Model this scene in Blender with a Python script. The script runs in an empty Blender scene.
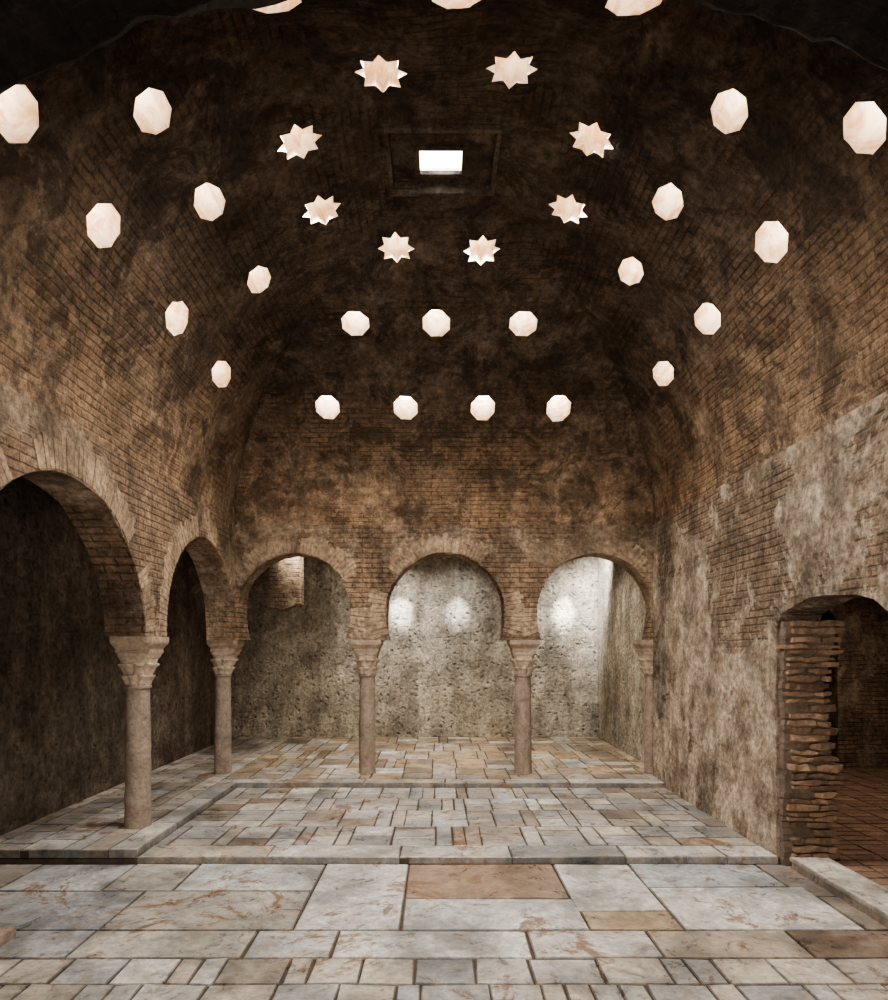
import bpy, bmesh, math, random
from mathutils import Vector, Matrix, noise
random.seed(7)
sc = bpy.context.scene
C = 5.70; A = 2.89; B = 3.49; H = 2.55; ZS = 3.44; CAMZ = 1.75

# ---------------------------------------------------------------- materials
def newmat(name):
    m = bpy.data.materials.new(name); m.use_nodes = True
    nt = m.node_tree
    for n in list(nt.nodes):
        nt.nodes.remove(n)
    out = nt.nodes.new('ShaderNodeOutputMaterial')
    b = nt.nodes.new('ShaderNodeBsdfPrincipled')
    nt.links.new(b.outputs[0], out.inputs[0])
    return m, nt, b

def noise_n(nt, vec, scale, detail=6, rough=.6, dist=0.0):
    n = nt.nodes.new('ShaderNodeTexNoise')
    n.inputs['Scale'].default_value = scale
    n.inputs['Detail'].default_value = detail
    n.inputs['Roughness'].default_value = rough
    n.inputs['Distortion'].default_value = dist
    nt.links.new(vec, n.inputs['Vector'])
    return n.outputs['Fac']

def ramp(nt, fac, stops):
    r = nt.nodes.new('ShaderNodeValToRGB')
    while len(r.color_ramp.elements) < len(stops):
        r.color_ramp.elements.new(.5)
    for e, (p, c) in zip(r.color_ramp.elements, stops):
        e.position = p
        e.color = (c, c, c, 1) if isinstance(c, (int, float)) else (*c, 1)
    nt.links.new(fac, r.inputs[0])
    return r.outputs[0]

def mix(nt, fac, a, b, mode='MIX'):
    n = nt.nodes.new('ShaderNodeMix'); n.data_type = 'RGBA'; n.blend_type = mode
    for sock, v in ((n.inputs[0], fac), (n.inputs[6], a), (n.inputs[7], b)):
        if isinstance(v, (int, float)):
            sock.default_value = v
        elif isinstance(v, tuple):
            sock.default_value = (*v, 1)
        else:
            nt.links.new(v, sock)
    return n.outputs[2]

def math_n(nt, op, a, b=0.0):
    n = nt.nodes.new('ShaderNodeMath'); n.operation = op
    for i, v in enumerate((a, b)):
        if isinstance(v, (int, float)):
            n.inputs[i].default_value = v
        else:
            nt.links.new(v, n.inputs[i])
    return n.outputs[0]

def wall_mat(name, b1, b2, mortar, pA, pB, lo, hi, stain=(.35, 1.15), bump=.7, zdark=None, brick_vis=1.0, soot=None, smr=(.48, .62, .7), rubble=0.0):
    m, nt, bs = newmat(name)
    uv = nt.nodes.new('ShaderNodeUVMap').outputs[0]
    pos = nt.nodes.new('ShaderNodeNewGeometry').outputs['Position']
    nz = nt.nodes.new('ShaderNodeTexNoise'); nz.inputs['Scale'].default_value = 3.5
    nz.inputs['Detail'].default_value = 5
    nt.links.new(pos, nz.inputs['Vector'])
    vs = nt.nodes.new('ShaderNodeVectorMath'); vs.operation = 'MULTIPLY_ADD'
    nt.links.new(nz.outputs['Color'], vs.inputs[0])
    vs.inputs[1].default_value = (.10, .022, 0); nt.links.new(uv, vs.inputs[2])
    br = nt.nodes.new('ShaderNodeTexBrick')
    nt.links.new(vs.outputs[0], br.inputs['Vector'])
    br.inputs['Scale'].default_value = 1
    br.inputs['Brick Width'].default_value = .27
    br.inputs['Row Height'].default_value = .068
    br.inputs['Mortar Size'].default_value = .012
    br.inputs['Mortar Smooth'].default_value = .6
    br.inputs['Color1'].default_value = (*b1, 1)
    br.inputs['Color2'].default_value = (*b2, 1)
    br.inputs['Mortar'].default_value = (*mortar, 1)
    big = noise_n(nt, pos, .8, 10, .7, .5)
    mask = ramp(nt, big, [(lo, 0.0), (hi, 1.0)])
    med = noise_n(nt, pos, 3.2, 10, .72)
    pc = mix(nt, ramp(nt, med, [(.42, 0.0), (.58, 1.0)]), pA, pB)
    smear = noise_n(nt, pos, 2.3, 8, .7, .3)
    avg = tuple((a + b) / 2 for a, b in zip(b1, b2))
    bc = mix(nt, ramp(nt, smear, [(smr[0], 0.0), (smr[1], smr[2])]), br.outputs['Color'], avg)
    col = mix(nt, mask, bc, pc)
    st = noise_n(nt, pos, .9, 12, .74, .5)
    col = mix(nt, 1.0, col, ramp(nt, st, [(.38, stain[0]), (.60, stain[1])]), 'MULTIPLY')
    # vertical damp streaks
    mp = nt.nodes.new('ShaderNodeMapping'); mp.inputs['Scale'].default_value = (1, 1, .16)
    nt.links.new(pos, mp.inputs[0])
    sk = noise_n(nt, mp.outputs[0], 2.6, 9, .7, .2)
    col = mix(nt, 1.0, col, ramp(nt, sk, [(.40, .74), (.58, 1.1)]), 'MULTIPLY')
    fine = noise_n(nt, pos, 15, 9, .82)
    col = mix(nt, 1.0, col, ramp(nt, fine, [(.38, .5), (.62, 1.38)]), 'MULTIPLY')
    if soot:
        so = noise_n(nt, pos, 1.9, 10, .78, .6)
        col = mix(nt, ramp(nt, so, [(.50, 0.0), (.56, soot)]), col, (.048, .037, .030))
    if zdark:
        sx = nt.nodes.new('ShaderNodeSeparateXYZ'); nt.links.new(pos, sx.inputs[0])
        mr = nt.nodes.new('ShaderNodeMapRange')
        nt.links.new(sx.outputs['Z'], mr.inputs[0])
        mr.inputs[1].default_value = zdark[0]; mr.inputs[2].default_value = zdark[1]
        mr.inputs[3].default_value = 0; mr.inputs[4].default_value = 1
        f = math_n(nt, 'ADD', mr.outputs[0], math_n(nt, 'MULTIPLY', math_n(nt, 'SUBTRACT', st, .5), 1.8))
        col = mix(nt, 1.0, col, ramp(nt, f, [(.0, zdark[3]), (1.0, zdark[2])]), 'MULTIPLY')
    bs.inputs['Roughness'].default_value = .92
    bs.inputs['Specular IOR Level'].default_value = .25
    inv = math_n(nt, 'SUBTRACT', 1.0, mask)
    h1 = math_n(nt, 'MULTIPLY', math_n(nt, 'SUBTRACT', 1.0, br.outputs['Fac']), math_n(nt, 'ADD', math_n(nt, 'MULTIPLY', inv, 1.2 * brick_vis), .05))
    h2 = math_n(nt, 'ADD', h1, math_n(nt, 'MULTIPLY', fine, 1.8))
    h3 = math_n(nt, 'ADD', h2, math_n(nt, 'MULTIPLY', med, 3.5))
    if rubble:
        vo = nt.nodes.new('ShaderNodeTexVoronoi'); vo.inputs['Scale'].default_value = 9
        vv = nt.nodes.new('ShaderNodeVectorMath'); vv.operation = 'MULTIPLY_ADD'
        nt.links.new(nz.outputs['Color'], vv.inputs[0]); vv.inputs[1].default_value = (.25, .25, .25); nt.links.new(pos, vv.inputs[2])
        nt.links.new(vv.outputs[0], vo.inputs['Vector'])
        pit = ramp(nt, vo.outputs['Distance'], [(.05, 0.0), (.35, 1.0)])
        h3 = math_n(nt, 'ADD', h3, math_n(nt, 'MULTIPLY', pit, rubble))
        sel = ramp(nt, med, [(.48, 1.0), (.56, 0.0)])
        pd = mix(nt, sel, (1.0, 1.0, 1.0), ramp(nt, vo.outputs['Distance'], [(.08, .5), (.26, 1.0)]))
        col = mix(nt, 1.0, col, pd, 'MULTIPLY')
    nt.links.new(col, bs.inputs['Base Color'])
    bp = nt.nodes.new('ShaderNodeBump'); bp.inputs['Strength'].default_value = bump
    bp.inputs['Distance'].default_value = .04
    nt.links.new(h3, bp.inputs['Height']); nt.links.new(bp.outputs[0], bs.inputs['Normal'])
    return m

M_vault = wall_mat('sooty_vault_brick_lit_base', (.385, .285, .205), (.28, .205, .148), (.18, .14, .105), (.43, .34, .26), (.25, .195, .15), .46, .54, (.45, 1.25), .85, (3.6, 5.2, (.52, .49, .47), (1.45, 1.28, 1.10)), soot=.62, smr=(.43, .56, .8))  # low vault colour brightened to paint in the light on it
M_wall = wall_mat('hall_brick_plaster', (.46, .315, .205), (.35, .235, .155), (.24, .17, .12), (.55, .42, .30), (.40, .295, .205), .47, .53, (.52, 1.2), .9, soot=.35)
M_wallR = wall_mat('hall_plaster_pink', (.46, .33, .225), (.36, .26, .18), (.26, .19, .14), (.76, .63, .49), (.47, .355, .26), .46, .485, (.5, 1.2), .9, soot=.35)
M_niche = wall_mat('rough_rendered_masonry', (.52, .44, .36), (.42, .35, .28), (.46, .39, .31), (.68, .60, .48), (.50, .42, .325), .2, .3, (.6, 1.15), 1.0, brick_vis=.3, soot=.2, rubble=1.6)
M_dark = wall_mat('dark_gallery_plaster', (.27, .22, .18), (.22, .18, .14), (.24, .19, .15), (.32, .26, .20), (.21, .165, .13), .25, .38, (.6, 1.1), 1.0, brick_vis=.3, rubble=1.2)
M_arch_shade = wall_mat('shade_black_arch', (.045, .034, .026), (.032, .024, .019), (.03, .023, .018), (.055, .042, .032), (.03, .023, .018), .4, .55, (.5, 1.1), 1.0)  # shade of the unlit front arch, painted as near-black masonry
M_ring = wall_mat('arch_plaster', (.42, .30, .2), (.34, .24, .16), (.38, .28, .2), (.48, .355, .245), (.38, .275, .19), .2, .3, (.55, 1.2), .6, brick_vis=.0)
M_frame = wall_mat('skylight_surround', (.26, .19, .14), (.2, .15, .11), (.15, .11, .085), (.28, .21, .16), (.17, .13, .10), .45, .55, (.5, 1.2), .9)

def col_mat(name, rough=.85, bump=.4, stone=False):
    m, nt, bs = newmat(name)
    at = nt.nodes.new('ShaderNodeAttribute'); at.attribute_name = 'Col'
    pos = nt.nodes.new('ShaderNodeNewGeometry').outputs['Position']
    n1 = noise_n(nt, pos, 5, 9, .75, .8)
    n2 = noise_n(nt, pos, 25, 7, .7)
    c = mix(nt, 1.0, at.outputs['Color'], ramp(nt, n1, [(.34, .58), (.66, 1.2)]), 'MULTIPLY')
    c = mix(nt, 1.0, c, ramp(nt, n2, [(.34, .7), (.66, 1.15)]), 'MULTIPLY')
    if stone:
        wv = nt.nodes.new('ShaderNodeTexWave'); wv.inputs['Scale'].default_value = 1.3
        wv.inputs['Distortion'].default_value = 9; wv.inputs['Detail'].default_value = 5
        wv.inputs['Detail Scale'].default_value = 1.6
        mp = nt.nodes.new('ShaderNodeMapping'); mp.inputs['Rotation'].default_value = (0, 0, .6)
        nt.links.new(pos, mp.inputs[0]); nt.links.new(mp.outputs[0], wv.inputs[0])
        c = mix(nt, ramp(nt, wv.outputs['Fac'], [(.0, .3), (.2, 0.0)]), c, (.46, .36, .25))
        rs = noise_n(nt, pos, 1.3, 13, .82, .6)
        c = mix(nt, ramp(nt, rs, [(.545, 0.0), (.58, .85)]), c, (.19, .105, .06))
        dk = noise_n(nt, pos, 1.3, 9, .7, .3)
        c = mix(nt, 1.0, c, ramp(nt, dk, [(.38, .44), (.57, 1.0)]), 'MULTIPLY')
        nt.links.new(ramp(nt, n1, [(.3, rough - .12), (.7, rough + .16)]), bs.inputs['Roughness'])
    else:
        bs.inputs['Roughness'].default_value = rough
    nt.links.new(c, bs.inputs['Base Color'])
    bp = nt.nodes.new('ShaderNodeBump'); bp.inputs['Strength'].default_value = bump
    bp.inputs['Distance'].default_value = .012
    nt.links.new(math_n(nt, 'ADD', n1, n2), bp.inputs['Height']); nt.links.new(bp.outputs[0], bs.inputs['Normal'])
    return m
M_floor = col_mat('worn_marble_paving', .32, .22, stone=True)
M_brick = col_mat('old_brick', .92, 1.0)
M_stone = col_mat('carved_stone', .8, .9)

mg, nt, bs = newmat('dark_grout'); bs.inputs['Roughness'].default_value = .95
pos = nt.nodes.new('ShaderNodeNewGeometry').outputs['Position']
nt.links.new(ramp(nt, noise_n(nt, pos, 9), [(.3, (.04, .03, .022)), (.7, (.11, .08, .06))]), bs.inputs['Base Color'])
M_grout = mg
ms, nt, bs = newmat('skylight_marble_lining'); bs.inputs['Roughness'].default_value = .45
pos = nt.nodes.new('ShaderNodeNewGeometry').outputs['Position']
nt.links.new(ramp(nt, noise_n(nt, pos, 5, 7, .65, 1.2), [(.40, (.74, .48, .30)), (.56, (.94, .86, .74))]), bs.inputs['Base Color'])
M_shaft = ms

def glow(name, col, s):
    m, nt, b = newmat(name)
    b.inputs['Base Color'].default_value = (.8, .8, .8, 1)
    b.inputs['Emission Color'].default_value = (*col, 1)
    b.inputs['Emission Strength'].default_value = s
    return m
M_cap = glow('daylit_frosted_glass', (1, .95, .85), 10.0)
M_sky = glow('daylit_clear_glass', (.93, .97, 1), 10)

# ---------------------------------------------------------------- mesh helpers
class MB:
    def __init__(s):
        s.v = []; s.f = []; s.c = []; s.m = []
    def add(s, vs, fs, col=(.5, .5, .5), mi=0):
        o = len(s.v); s.v += [tuple(p) for p in vs]
        for f in fs:
            s.f.append([o + i for i in f]); s.c.append(col); s.m.append(mi)
    def box(s, x0, x1, y0, y1, z0, z1, col=(.5, .5, .5), mi=0, jit=0):
        vs = [Vector(p) for p in ((x0,y0,z0),(x1,y0,z0),(x1,y1,z0),(x0,y1,z0),(x0,y0,z1),(x1,y0,z1),(x1,y1,z1),(x0,y1,z1))]
        if jit: vs = [p + Vector([random.uniform(-jit, jit) for _ in range(3)]) for p in vs]
        s.add(vs, [(0,3,2,1),(4,5,6,7),(0,1,5,4),(1,2,6,5),(2,3,7,6),(3,0,4,7)], col, mi)
    def prism(s, pts0, pts1, mi=0, col=(.5,.5,.5)):
        n = len(pts0)
        s.add(list(pts0) + list(pts1), [tuple(range(n))[::-1], tuple(range(n, 2*n))] + [(i, (i+1) % n, n+(i+1) % n, n+i) for i in range(n)], col, mi)
    def obj(s, name, mats, smooth=False, fixn=True):
        me = bpy.data.meshes.new(name); me.from_pydata(s.v, [], s.f)
        for m in mats: me.materials.append(m)
        ca = me.color_attributes.new('Col', 'FLOAT_COLOR', 'CORNER')
        for p in me.polygons:
            p.material_index = s.m[p.index]; p.use_smooth = smooth
            for li in p.loop_indices:
                ca.data[li].color = (*s.c[p.index], 1)
        if fixn:
            bm = bmesh.new(); bm.from_mesh(me); bmesh.ops.recalc_face_normals(bm, faces=bm.faces); bm.to_mesh(me); bm.free()
        o = bpy.data.objects.new(name, me); sc.collection.objects.link(o)
        return o

def box_uv(o, vault=False):
    me = o.data
    uv = me.uv_layers.get('UVMap') or me.uv_layers.new(name='UVMap')
    for p in me.polygons:
        n = p.normal; c = p.center
        for li in p.loop_indices:
            w = me.vertices[me.loops[li].vertex_index].co
            if vault:
                rx, ry = abs(c.x) / A, abs(c.y - C) / B
                hz = max(0, (w.z - ZS) / H)
                if rx > ry:
                    uv.data[li].uv = (w.y, 2.72 * math.atan2(abs(w.x) / A, hz))
                else:
                    uv.data[li].uv = (w.x, 3.02 * math.atan2(abs(w.y - C) / B, hz))
            elif abs(n.z) > .72:
                uv.data[li].uv = (w.x, w.y)
            elif abs(n.x) > abs(n.y):
                uv.data[li].uv = (w.y, w.z)
            else:
                uv.data[li].uv = (w.x, w.z)

def cut(o, cutter):
    md = o.modifiers.new('b', 'BOOLEAN'); md.operation = 'DIFFERENCE'; md.solver = 'EXACT'; md.object = cutter
    dg = bpy.context.evaluated_depsgraph_get()
    me = bpy.data.meshes.new_from_object(o.evaluated_get(dg))
    o.modifiers.clear(); o.data = me
    bpy.data.objects.remove(cutter)

def arch_profile(c, R, zc, zb, squeeze=.5, n=32):
    k = 6; side = []
    for i in range(k):
        z = zb + (zc - zb) * i / k
        d = min(zc - z, .55 * R)
        side.append((R - squeeze * (R - math.sqrt(R * R - d * d)), z))
    pts = [(c + h, z) for h, z in side]
    pts += [(c + R * math.cos(math.pi * i / n), zc + R * math.sin(math.pi * i / n)) for i in range(n + 1)]
    pts += [(c - h, z) for h, z in side[::-1]]
    out = []
    for (u, z) in pts:
        v = Vector((u * 3, z * 3, c))
        out.append((u + noise.noise(v) * .018 + noise.noise(v * 4) * .008, z + noise.noise(v + Vector((9, 9, 9))) * .018 + noise.noise(v * 4 + Vector((3, 3, 3))) * .008))
    return out

def wall(name, x0, x1, y0, y1, z0, z1, mat, arches=(), axis='x'):
    m = MB(); m.box(x0, x1, y0, y1, z0, z1)
    o = m.obj(name, [mat])
    if arches:
        cm = MB()
        for prof in arches:
            if axis == 'x':
                cm.prism([(u, y0 - .2, z) for u, z in prof], [(u, y1 + .2, z) for u, z in prof])
            else:
                cm.prism([(x0 - .2, u, z) for u, z in prof], [(x1 + .2, u, z) for u, z in prof])
        c = cm.obj('cut', [mat]); cut(o, c)
    box_uv(o)
    return o

# ---------------------------------------------------------------- walls
zi = 1.86; zt = 3.05
back_ar = [(-2.06, .765), (.01, .81), (2.07, .80)]
left_ar = [(5.03, 1.26), (7.92, 1.13)]
w_back = wall('wall_back_arcade', -3.24, 3.2, 9.12, 9.5, zi, ZS, M_wall,
     [arch_profile(c, R, zt - R, zi - .1, .5) for c, R in back_ar])
w_left = wall('wall_left_arcade', -3.24, -2.86, 3.3, 9.119, zi, ZS, M_wall,
     [arch_profile(c, R, zt - R, zi - .1, .5) for c, R in left_ar], 'y')
wall('wall_left_pier', -3.24, -2.86, 2.2, 3.3, -.12, ZS, M_wall)
door = [(4.30, -.5)]
for i in range(19):
    z = -.12 + 2.05 * i / 18
    door.append((5.80 + noise.noise(Vector((z * 4, 3, 1))) * .05, z))
door += [(5.72, 2.05), (5.5, 2.10), (5.3, 2.15), (5.1, 2.155), (4.9, 2.14), (4.7, 2.13), (4.5, 2.08), (4.3, 1.95)]
w_right = wall('wall_right', 2.86, 3.22, 2.2, 9.119, -.12, ZS, M_wallR, [door], 'y')
wall('wall_right_gallery', 3.05, 3.4, 9.5, 13.3, -.1, 4.0, M_niche)
wall('wall_back', -4.5, 3.4, 13.07, 13.4, -.1, 4.0, M_niche)
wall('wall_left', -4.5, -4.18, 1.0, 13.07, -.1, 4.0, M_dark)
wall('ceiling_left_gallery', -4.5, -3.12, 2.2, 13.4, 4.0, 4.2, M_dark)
wall('ceiling_back_gallery', -3.12, 3.4, 9.3, 13.4, 4.0, 4.2, M_niche)
prof = [(-4.3, 1.0)] + [(-3.62 + .78 * math.cos(a), 2.05 + .88 * math.sin(a)) for a in [math.pi * .98 - i * math.pi * .80 / 18 for i in range(19)]] + [(-2.85, 2.42), (-2.62, 2.38), (-2.42, 2.47), (-2.2, 2.5), (-2.2, 1.0)]
wall('broken_cross_arch', -4.178, -2.36, 10.9, 11.25, 2.2, 4.0, M_wall, [prof])
R3 = 3.0
fa = []
for i in range(61):
    x = 1.95 - 3.9 * i / 60
    z = CAMZ + 2.30 - R3 + math.sqrt(R3 * R3 - x * x)
    z += noise.noise(Vector((x * 5, 2, 1))) * .06 + noise.noise(Vector((x * 14, 5, 1))) * .03
    fa.append((x, z))
fp = [(-1.95, -.6), (1.95, -.6)] + fa
wall('wall_front', -4.5, 3.4, 1.85, 2.24, -.12, 4.6, M_arch_shade, [fp])

# ---------------------------------------------------------------- vault
def ring(a, b, zz, n=22):
    pts = []
    for (sx, sy, ex, ey) in ((-1, -1, 1, -1), (1, -1, 1, 1), (1, 1, -1, 1), (-1, 1, -1, -1)):
        for i in range(n):
            t = i / n
            pts.append(Vector(((sx + (ex - sx) * t) * a, C + (sy + (ey - sy) * t) * b, zz)))
    return pts
vm = MB(); NR = 36; NS = 28
def dome(a, b, h, jit):
    rings = []
    for k in range(NR):
        t = math.pi / 2 * (1 - k / NR)
        r = ring(a * math.sin(t), b * math.sin(t), ZS + h * math.cos(t), NS)
        if jit:
            r = [p + (Vector((0, C, ZS)) - p).normalized() * (noise.noise(p * 1.4) * .05 + noise.noise(p * 5) * .03) for p in r]
        rings.append(r)
    o = len(vm.v); n = NS * 4
    vs = [p for r in rings for p in r] + [Vector((0, C, ZS + h))]
    fs = []
    for k in range(NR - 1):
        for i in range(n):
            a0, a1 = k * n + i, k * n + (i + 1) % n
            fs.append((a0, a1, a1 + n, a0 + n))
    for i in range(n):
        fs.append(((NR - 1) * n + i, (NR - 1) * n + (i + 1) % n, NR * n))
    vm.add(vs, fs)
    return o
o1 = dome(A, B, H, True)
o2 = dome(A + .5, B + .5, H + .42, False)
n = NS * 4
for i in range(n):
    vm.f.append([o1 + i, o1 + (i + 1) % n, o2 + (i + 1) % n, o2 + i]); vm.c.append((.5,.5,.5)); vm.m.append(0)
vault = vm.obj('ceiling_vault', [M_vault, M_shaft, M_arch_shade])

# (x, q, radius, star, height/width of the oval) positions on the vault in metres from its centre
holes = []
for x in (-1.52, -.51, .49, 1.47): holes.append((x, 2.90, .15, 0, 1))
for x in (-1.05, -.11, .90): holes.append((x, 2.03, .155, 0, 1))
for (ql, qr), r, k in zip(((1.6, 1.72), (.34, .52), (-.96, -.68), (-1.97, -1.78)), (.215, .195, .168, .138), (.56, .66, .80, .98)):
    holes.append((-2.47, ql, r, 0, k)); holes.append((2.43, qr, r, 0, k))
for (xl, ql), (xr, qr), r, k in zip(((-1.86, .88), (-1.93, -.33), (-1.98, -1.32)), ((1.80, .85), (1.81, -.21), (1.88, -1.2)), (.20, .178, .152), (.60, .68, .80)):
    holes.append((xl, ql, r, 0, k)); holes.append((xr, qr, r, 0, k))
for x in (-1.09, .04, 1.10): holes.append((x, -1.70, .165, 0, 1))
for x, q in ((-.52, 1.13), (.36, 1.13), (-1.16, .4), (-1.19, -.42), (1.11, .42), (1.13, -.40), (-.50, -.92), (.44, -.92)): holes.append((x, q, .185, 1, 1))
hm = MB(); caps = MB(); frames = []
for (x, q, r, star, kb_) in holes:
    rx, ry = abs(x) / A, abs(q) / B
    rr = max(rx, ry); z = H * math.sqrt(1 - rr * rr)
    side = rx > ry
    if side: nrm = Vector((x / A**2, 0, z / H**2)).normalized(); tan = Vector((0, 1, 0))
    else: nrm = Vector((0, q / B**2, z / H**2)).normalized(); tan = Vector((1, 0, 0))
    ax = (nrm + Vector((0, 0, .35 if not star else .1))).normalized()
    bit = ax.cross(tan).normalized(); tan = bit.cross(ax).normalized()
    bit = bit * kb_
    p = Vector((x, C + q, ZS + z))
    def poly(d, k):
        pts = []
        nn = 16 if star else 8
        for i in range(nn):
            a = 2 * math.pi * i / nn + (math.pi / 8 if not star else 0)
            rad = r * k * (1.08 if not star else (1.0 if i % 2 == 0 else .68))
            pts.append(p + ax * d + tan * rad * math.cos(a) + bit * rad * math.sin(a))
        return pts
    hm.prism(poly(-.3, 1.1), poly(1.1, .72), mi=1)
    frames.append((p, ax))
    cp = poly(.36, .876)
    caps.add(cp, [tuple(range(len(cp)))])
hm.box(-.25, .12, C + .02, C + .29, 5.2, 7.0, mi=1)
cutter = hm.obj('cut', [M_vault, M_shaft]); cut(vault, cutter)
rm = MB(); rm.box(-.50, .40, C - .32, C + .42, 5.80, 6.05, mi=0)
cutter = rm.obj('cut', [M_vault, M_shaft]); cut(vault, cutter)
cm = MB(); cm.prism([(u, 1.4, z) for u, z in fp], [(u, 2.7, z) for u, z in fp])
cutter = cm.obj('cut', [M_vault, M_shaft]); cut(vault, cutter)
while len(vault.data.materials) < 3: vault.data.materials.append(M_arch_shade)
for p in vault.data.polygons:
    if p.center.y < 2.22 or (p.center.y < 2.6 and p.normal.z < -.9): p.material_index = 2  # arch cut faces get the painted shade as well
box_uv(vault, True)
caps.obj('skylight_glass', [M_cap], fixn=False)
sq = MB(); sq.box(-.27, .14, C + .0, C + .31, 6.075, 6.085)
sq.obj('window_1', [M_sky])
fr = MB()
for (a, b, c_, d) in ((-.53, .43, C - .35, C - .31), (-.53, .43, C + .41, C + .45), (-.53, -.49, C - .31, C + .41), (.39, .43, C - .31, C + .41)):
    fr.box(a, b, c_, d, 5.925, 6.10, jit=.008)
for (a, b, c_, d) in ((-.30, .17, C - .03, C + .018), (-.30, .17, C + .292, C + .34), (-.30, -.252, C + .018, C + .292), (.122, .17, C + .018, C + .292)):
    fr.box(a, b, c_, d, 6.02, 6.06, jit=.004)
o = fr.obj('window_1_frame', [M_frame]); box_uv(o); o.parent = vault

# ---------------------------------------------------------------- voussoir rings (radial bricks, worn, nearly flush)
def voussoirs(vb, c, R, face, axis):
    zc = zt - R; L = .26
    a = -.32
    while a < math.pi + .32:
        w = random.uniform(.045, .06)
        da = w / (R + .02)
        am = a + da / 2
        a += da
        v = Vector((c * 3 + math.cos(am) * R, zc + math.sin(am) * R, 4))
        if noise.noise(v * 1.7) > .18:      # plaster still covers this stretch
            continue
        pr = random.uniform(.002, .010)
        l = L + random.uniform(-.06, .03)
        pts = []
        for (rr_, s) in ((R + .014, -.43), (R + .014, .43), (R + l, .45), (R + l, -.45)):
            an = am + s * da
            pts.append((c + rr_ * math.cos(an), zc + rr_ * math.sin(an)))
        if min(p[1] for p in pts) > zi:
            if axis == 'x':
                if max(abs(p[0]) for p in pts) < 2.86:
                    vb.prism([(u, face - pr, z) for u, z in pts], [(u, face - .0001, z) for u, z in pts])
            elif max(p[0] for p in pts) < 9.12:
                vb.prism([(face + pr, u, z) for u, z in pts], [(face + .0001, u, z) for u, z in pts])
vb = MB()
for c, R in back_ar: voussoirs(vb, c, R, 9.12, 'x')
o = vb.obj('arch_bricks_back', [M_ring]); box_uv(o); o.parent = w_back
vb = MB()
for c, R in left_ar: voussoirs(vb, c, R, -2.86, 'y')
o = vb.obj('arch_bricks_left', [M_ring]); box_uv(o); o.parent = w_left

# ---------------------------------------------------------------- door jamb of ragged bricks set in mortar
jb = MB(); z = -.12; row = 0
def jend(z): return 3.31 + noise.noise(Vector((z * 1.9, 1, 1))) * .05 + .03 * math.cos(z * 2.6)
def jfr(z): return 5.70 + noise.noise(Vector((z * 2.5, 7, 1))) * .05
def lump(x0, x1, y0, y1, z0, z1, col):
    # a worn brick: 3x2x2 grid pushed about
    nx = 3; vs = []
    for k in range(2):
        for j in range(2):
            for i in range(nx + 1):
                p = Vector((x0 + (x1 - x0) * i / nx, (y0, y1)[j], (z0, z1)[k]))
                e = .010 if i in (0, nx) else 0
                p += Vector((noise.noise(p * 13) * .02, noise.noise(p * 11 + Vector((5, 5, 5))) * .035 + (e if j == 0 else 0), noise.noise(p * 12 + Vector((9, 1, 3))) * .02 + (e * .5 if k == 0 else -e * .5)))
                vs.append(p)
    def id_(i, j, k): return k * 2 * (nx + 1) + j * (nx + 1) + i
    fs = []
    for i in range(nx):
        fs += [(id_(i,0,0), id_(i+1,0,0), id_(i+1,0,1), id_(i,0,1)), (id_(i,0,1), id_(i+1,0,1), id_(i+1,1,1), id_(i,1,1)),
               (id_(i,0,0), id_(i,1,0), id_(i+1,1,0), id_(i+1,0,0)), (id_(i,1,0), id_(i,1,1), id_(i+1,1,1), id_(i+1,1,0))]
    fs += [(id_(0,0,0), id_(0,0,1), id_(0,1,1), id_(0,1,0)), (id_(nx,0,0), id_(nx,1,0), id_(nx,1,1), id_(nx,0,1))]
    jb.add(vs, fs, col)
while z < 2.0:
    hgt = random.uniform(.032, .058)
    x = 2.89 + random.uniform(-.02, .06)
    end = jend(z) + random.uniform(-.03, .06)
    if row % 2: xs = [x, x + random.uniform(.12, .18), end]
    else: xs = [x, x + random.uniform(.2, .3), end]
    for i in range(len(xs) - 1):
        if i == 0 and random.random() < .08: continue
        k = random.uniform(.5, 1.1)
        lump(xs[i] + .003, xs[i + 1] - .003, jfr(z) - .01 - random.uniform(0, .045), 6.05, z, z + hgt, (.40 * k, .26 * k, .17 * k))
    z += hgt + random.uniform(.010, .022); row += 1
N_ = 40
for i in range(N_):
    za = -.12 + 2.1 * i / N_; zb_ = -.12 + 2.1 * (i + 1) / N_
    jb.box(2.885, jend(za) - .025, jfr(za) + .022, 6.03, za, zb_, (.20, .15, .11), jit=.008)
o = jb.obj('doorway_brick_jamb', [M_brick]); o.parent = w_right

# side room beyond the doorway
wall('wall_side_room_far', 3.22, 8.2, 10.2, 10.5, -.12, 3.6, M_wall, [arch_profile(5.6, .45, 2.0, -.3, .1)])
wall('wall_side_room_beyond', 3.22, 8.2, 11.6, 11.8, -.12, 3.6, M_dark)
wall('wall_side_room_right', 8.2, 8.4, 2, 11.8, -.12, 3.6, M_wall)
wall('ceiling_side_room', 3.24, 8.4, 2, 11.8, 3.6, 3.8, M_dark)

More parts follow.
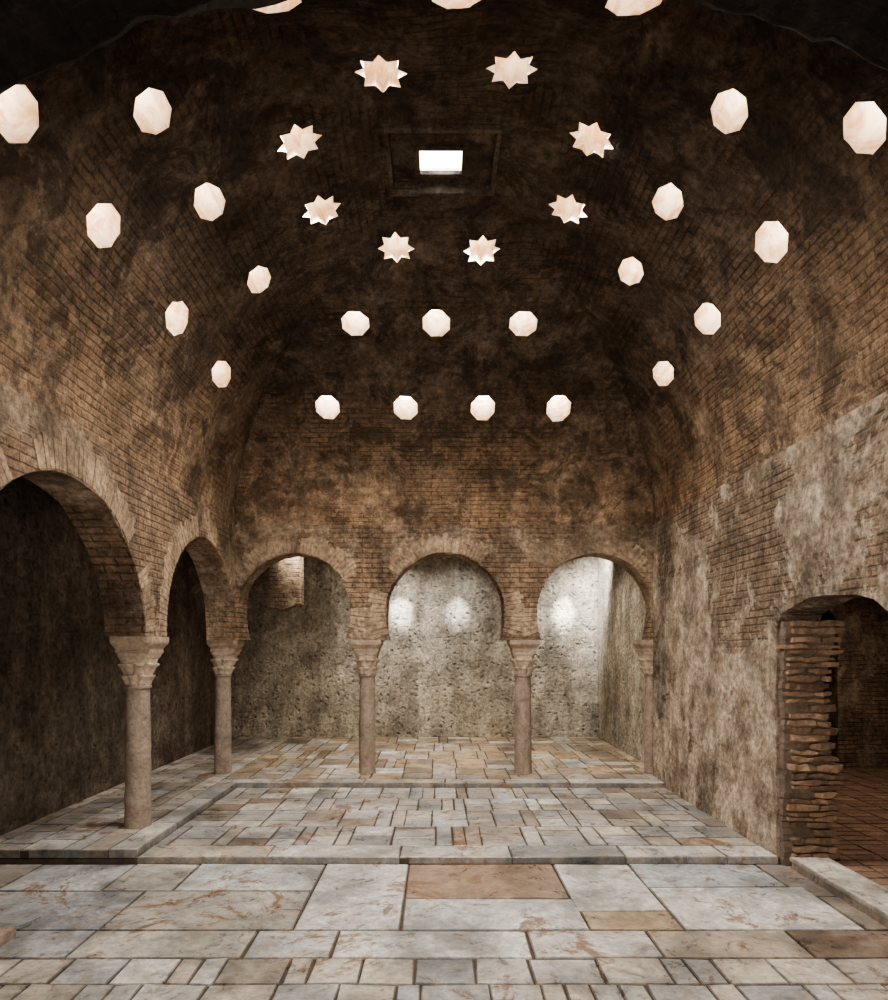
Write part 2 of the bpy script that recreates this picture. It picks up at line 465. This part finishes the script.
# ---------------------------------------------------------------- columns
def column(x, y, zb=0.0, rs=1.0, dx=0):
    m = MB(); N = 48
    def lof(rings, col, mi):
        vs = []; fs = []
        for (z, r, nn, leaf, ph) in rings:
            for i in range(N):
                a = 2 * math.pi * i / N
                ca, sa = abs(math.cos(a)), abs(math.sin(a))
                rad = r / (ca ** nn + sa ** nn) ** (1 / nn)
                rad *= 1 + leaf * (abs(math.cos(4 * a + ph)) ** .6 - .5)
                px = x + rad * math.cos(a) + dx * min(1, max(0, (z - 1.4) / .3)); py = y + rad * math.sin(a)
                w = noise.noise(Vector((px * 9, py * 9, z * 9))) * .006
                vs.append((px + w, py + w, z + (w if nn > 10 else 0)))
        for k in range(len(rings) - 1):
            for i in range(N):
                fs.append((k * N + i, k * N + (i + 1) % N, (k + 1) * N + (i + 1) % N, (k + 1) * N + i))
        fs.append(tuple(range(N))[::-1]); fs.append(tuple(range((len(rings) - 1) * N, len(rings) * N)))
        m.add(vs, fs, col, mi)
    k = random.uniform(.9, 1.05)
    sh = [(zb, .118 * rs, 2, 0, 0)]
    sh += [(zb + (1.345 - zb) * i / 14, (.118 - .012 * i / 14 + random.uniform(-.0015, .0015)) * rs, 2, 0, 0) for i in range(1, 15)]
    sh += [(1.36, .12 * rs, 2, 0, 0), (1.38, .12 * rs, 2, 0, 0), (1.39, .11 * rs, 2, 0, 0)]
    lof(sh, (.32 * k, .25 * k, .195 * k), 0)
    lof([(1.385, .112, 2, 0, 0), (1.395, .118, 2, .12, 0), (1.43, .122, 2, .22, 0), (1.465, .142, 2, .28, 0), (1.48, .148, 2, .2, 0), (1.487, .13, 2, .08, 0),
         (1.50, .128, 2.4, .12, 1.57), (1.55, .136, 2.8, .22, 1.57), (1.58, .154, 3.2, .28, 1.57), (1.595, .158, 3.2, .2, 1.57), (1.602, .142, 3.4, .05, 1.57),
         (1.64, .148, 5, 0, 0), (1.665, .160, 7, 0, 0), (1.70, .165, 10, 0, 0)], (.50 * k, .40 * k, .305 * k), 0)
    lof([(1.70, .172, 16, 0, 0), (1.725, .175, 16, 0, 0), (1.73, .168, 16, 0, 0), (1.75, .175, 16, 0, 0), (1.79, .205, 16, 0, 0), (1.81, .212, 16, 0, 0), (1.86, .214, 16, 0, 0)], (.42 * k, .325 * k, .24 * k), 0)
    return m.obj('column', [M_stone])
for (x, y, rs, dx) in ((-3.04, 6.54, 1.05, .02), (-3.10, 9.31, 1, .04), (-1.08, 9.31, 1, 0), (1.10, 9.31, 1.05, 0), (2.90, 9.33, .8, 0), (-3.05, 3.52, 1, 0)):
    column(x, y, 0, rs, dx)

# ---------------------------------------------------------------- floors
def tile(m, x0, x1, y0, y1, zt_, th, col, gap=.005, dz=.004, dark=.45):
    g = gap; b = .007
    x0 += g; x1 -= g; y0 += g; y1 -= g
    if x1 - x0 < .03 or y1 - y0 < .03: return
    j = [zt_ + random.uniform(-dz, dz) for _ in range(4)]
    jx = [random.uniform(-.006, .006) for _ in range(8)]
    o = [(x0 + jx[0], y0 + jx[1]), (x1 + jx[2], y0 + jx[3]), (x1 + jx[4], y1 + jx[5]), (x0 + jx[6], y1 + jx[7])]
    cx, cy = (x0 + x1) / 2, (y0 + y1) / 2
    inn = [(p[0] + (b if p[0] < cx else -b), p[1] + (b if p[1] < cy else -b)) for p in o]
    vs = [(p[0], p[1], zt_ - th) for p in o] + [(p[0], p[1], jz - .006) for p, jz in zip(o, j)] + [(p[0], p[1], jz) for p, jz in zip(inn, j)]
    dc = tuple(c * dark for c in col)
    m.add(vs, [(8, 9, 10, 11)], col)
    m.add(vs, [(0,1,5,4),(1,2,6,5),(2,3,7,6),(3,0,4,7),(4,5,9,8),(5,6,10,9),(6,7,11,10),(7,4,8,11)], dc)

GREY = [(.60, .59, .57), (.66, .63, .59), (.48, .475, .465), (.76, .73, .68)]
WARM = [(.60, .54, .46), (.52, .46, .39), (.68, .61, .53)]
BRN = [(.38, .30, .24), (.43, .35, .29), (.32, .26, .21)]
ORG = [(.56, .42, .29), (.50, .37, .25), (.62, .51, .38)]
def pick(pal):
    p = random.choice(pal); k = random.uniform(.75, 1.12)
    return tuple(c * k for c in random.choice(p))
def colfill(m, x0, x1, y0, y1, z, th, pal, wide=(.26, .38), lens=(.17, .36), strip=.35, slen=(.6, 1.1)):
    x = x0
    while x < x1 - .01:
        st = random.random() < strip
        w = random.uniform(.12, .17) if st else random.uniform(*wide)
        if x1 - (x + w) < .12: w = x1 - x
        y = y0
        while y < y1 - .01:
            l = random.uniform(*(slen if st else lens))
            if y1 - (y + l) < .12: l = y1 - y
            tile(m, x, x + w, y, y + l, z, th, pick(pal)); y += l
        x += w
def rowfill(m, x0, x1, y0, y1, z, th, pal, lens=(.5, 1.2)):
    x = x0
    while x < x1 - .01:
        l = random.uniform(*lens)
        if x1 - (x + l) < .25: l = x1 - x
        tile(m, x, x + l, y0, y1, z, th, pick(pal)); x += l

fb = MB()
fb.box(-4.5, 3.4, 5.77, 13.4, -.4, -.075); fb.box(-4.5, 3.4, -3, 5.77, -.4, -.135)
fb.box(-4.5, -2.72, 5.77, 13.4, -.08, -.012); fb.box(-2.72, 3.2, 8.64, 13.4, -.08, -.012)
fb.obj('floor_bedding', [M_grout])

cf = MB(); z = -.06; th = .05
rowfill(cf, -2.70, 2.86, 5.76, 6.1, z, .06, [GREY, GREY, WARM], (.7, 1.3))
ys = [6.1, 6.75, 7.42, 8.0, 8.62]
for i in range(4):
    colfill(cf, -2.70, 2.86, ys[i], ys[i + 1], z, th, [GREY, GREY, WARM, WARM, BRN, GREY], (.24, .42), (.2, .34), .38, (.6, .8))
cf.obj('floor_central', [M_floor])

gf = MB()
rowfill(gf, -2.95, 2.86, 8.62, 8.9, 0, .07, [GREY, WARM], (.7, 1.3))
y = 5.76
while y < 8.6:
    l = min(random.uniform(.7, 1.2), 8.62 - y)
    tile(gf, -2.95, -2.70, y, y + l, 0, .07, pick([GREY, WARM])); y += l
colfill(gf, -4.18, -2.95, 5.76, 13.07, 0, .07, [GREY, WARM, WARM], (.28, .42), (.2, .4), .25)
ys = [8.9, 9.7, 10.5, 11.3, 12.2, 13.07]
for i in range(5):
    colfill(gf, -2.95, 3.05, ys[i], ys[i + 1], 0, .04, [ORG, ORG, WARM, GREY, BRN], (.3, .45), (.25, .45), .3, (.85, .95))
gf.obj('floor_gallery', [M_floor])

ff = MB(); z = -.12; th = .05
G, W_, R_ = (.56, .56, .55), (.62, .58, .52), (.40, .28, .205)
LG = (.78, .76, .72)
slabs = [(-3.5, -2.69, 5.12, 5.76, G), (-2.69, -2.14, 5.12, 5.76, W_), (-2.14, -1.06, 5.12, 5.76, (.60, .60, .58)), (-1.06, -.34, 4.41, 5.76, LG),
         (-.34, .9, 4.97, 5.76, R_), (.9, 1.55, 4.72, 5.76, LG), (1.55, 2.65, 5.2, 5.76, (.56, .58, .60)), (2.65, 3.3, 5.0, 5.76, (.36, .32, .29)),
         (-3.5, -2.34, 4.41, 5.12, (.42, .42, .42)), (-2.34, -1.06, 4.41, 5.12, (.50, .46, .41)), (-.34, .92, 4.41, 4.97, (.74, .73, .70)),
         (.92, 1.55, 4.41, 4.72, (.56, .43, .3)), (1.55, 2.76, 4.41, 5.2, LG), (2.76, 3.4, 4.41, 5.0, (.40, .35, .30)),
         (-3.5, -2.35, 4.01, 4.41, G), (-2.35, -1.28, 4.01, 4.41, (.58, .54, .48)), (-1.28, -.74, 4.01, 4.41, (.55, .54, .52)), (-.74, .49, 4.01, 4.41, LG),
         (.49, 1.28, 4.01, 4.41, (.63, .6, .57)), (1.28, 2.2, 4.01, 4.41, (.54, .46, .38)), (2.2, 3.4, 4.01, 4.41, (.33, .25, .195))]
for (a, b, c_, d, col) in slabs:
    tile(ff, a, b, c_, d, z, th, col, .007)
colfill(ff, -4.4, -3.5, 3.5, 5.76, z, th, [GREY, WARM], (.3, .5), (.3, .6), .2)
colfill(ff, -3.5, 3.4, 3.70, 4.01, z, th, [GREY, WARM, WARM], (.26, .42), (.3, .4), .3, (.3, .4))
yy = [3.70, 3.38, 3.0, 2.4, 1.6, .8, 0, -.8, -1.6]
for a, b in zip(yy[1:], yy[:-1]):
    colfill(ff, -3.5, 3.4, a, b, z, th, [GREY, WARM], (.26, .42), (.25, .4), .35, (.5, .8))
ff.obj('floor_front', [M_floor])

sf = MB(); y = 2.2
while y < 11.5:
    x = 3.24
    while x < 8.1:
        k = random.uniform(.8, 1.2)
        tile(sf, x, x + .3, y, y + .15, -.1, .05, (.34 * k, .21 * k, .145 * k)); x += .3
    y += .15
sf.box(3.2, 8.4, 2, 11.8, -.3, -.13, (.1, .07, .05))
sf.obj('floor_side_room', [M_brick])

th_ = MB(); tile(th_, 2.90, 3.24, 4.32, 5.66, -.03, .03, (.88, .81, .72)); th_.box(2.91, 3.23, 4.34, 5.64, -.12, -.06, (.3, .24, .19))
o = th_.obj('doorway_marble_threshold', [M_floor]); o.parent = w_right
kb = MB(); kb.box(-3.6, -2.82, 4.0, 4.3, -.12, -.05, (.36, .28, .21), jit=.01); kb.obj('brick_kerb', [M_brick])

# ---------------------------------------------------------------- lights
def spot(name, loc, tgt, e, ang, col=(1, 1, 1), blend=1, r=.03):
    l = bpy.data.lights.new(name, 'SPOT'); l.energy = e; l.spot_size = math.radians(ang); l.spot_blend = blend
    l.shadow_soft_size = r; l.color = col
    o = bpy.data.objects.new(name, l); sc.collection.objects.link(o); o.location = loc
    o.rotation_euler = (Vector(tgt) - Vector(loc)).to_track_quat('-Z', 'Y').to_euler()
for (x, q, r, star, kk), (p, ax) in zip(holes, frames):
    if star:
        spot('skylight_daylight', p + ax * .03, p - ax * 1.2 + Vector((0, 0, -3)), 185, 150, (1, .94, .86), 1, .05)
spot('skylight_daylight_centre', (-.065, C + .155, 6.04), (0, C, 0), 250, 115, (.97, .98, 1), 1, .1)
for X, zz, e in ((-.82, 2.44, 1300), (.30, 2.44, 1000), (2.38, 2.44, 2300)):
    spot('gallery_wall_spotlight', (X, 11.6, 3.75), (X, 13.07, zz), e, 17, (.95, .98, 1), 1, .02)
    spot('gallery_wall_floodlight', (X, 11.6, 3.75), (X, 13.07, 2.3), e * .2, 64, (.97, .98, .98), 1, .05)
spot('gallery_wall_floodlight', (-2.4, 10.6, 3.7), (-2.3, 13.07, 1.8), 200, 85, (1, .95, .88), 1, .05)
for X in (-1.9, 0, 2.0):
    spot('gallery_downlight', (X, 10.8, 3.9), (X, 11.2, 0), 330, 110, (1, .91, .77), 1, .1)
spot('gallery_corner_daylight', (2.5, 11.8, 3.9), (3.05, 12.75, 2.9), 700, 65, (.97, .99, 1), 1, .1)
spot('side_room_fill', (5.5, 7, 3.4), (5.5, 7.5, 0), 200, 150, (1, .84, .68), .8, .2)  # added warm fill beyond the doorway, no fixture there

l = bpy.data.lights.new('antechamber_fill', 'AREA'); l.energy = 370; l.shape = 'RECTANGLE'; l.size = 3; l.size_y = 2; l.color = (1, .90, .79)  # added fill light behind the camera, not a visible source
o = bpy.data.objects.new('antechamber_fill', l); sc.collection.objects.link(o); o.location = (0, -1.2, 1.7)
o.rotation_euler = (Vector((0, 7, 5.0)) - Vector(o.location)).to_track_quat('-Z', 'Y').to_euler()

w = bpy.data.worlds.new('sky'); sc.world = w; w.use_nodes = True
w.node_tree.nodes['Background'].inputs[0].default_value = (.85, .9, 1, 1)
w.node_tree.nodes['Background'].inputs[1].default_value = .12

# ---------------------------------------------------------------- camera
cam = bpy.data.cameras.new('camera'); co = bpy.data.objects.new('camera', cam); sc.collection.objects.link(co)
co.location = (-.09, 0, CAMZ); co.rotation_euler = (math.radians(90), 0, 0)
cam.sensor_fit = 'HORIZONTAL'; cam.sensor_width = 36; cam.lens = 665 / 888 * 36
cam.shift_x = 6 / 888; cam.shift_y = 148 / 888; cam.clip_start = .05
sc.camera = co
sc.view_settings.view_transform = 'AgX'
try: sc.view_settings.look = 'AgX - Medium High Contrast'
except Exception: pass
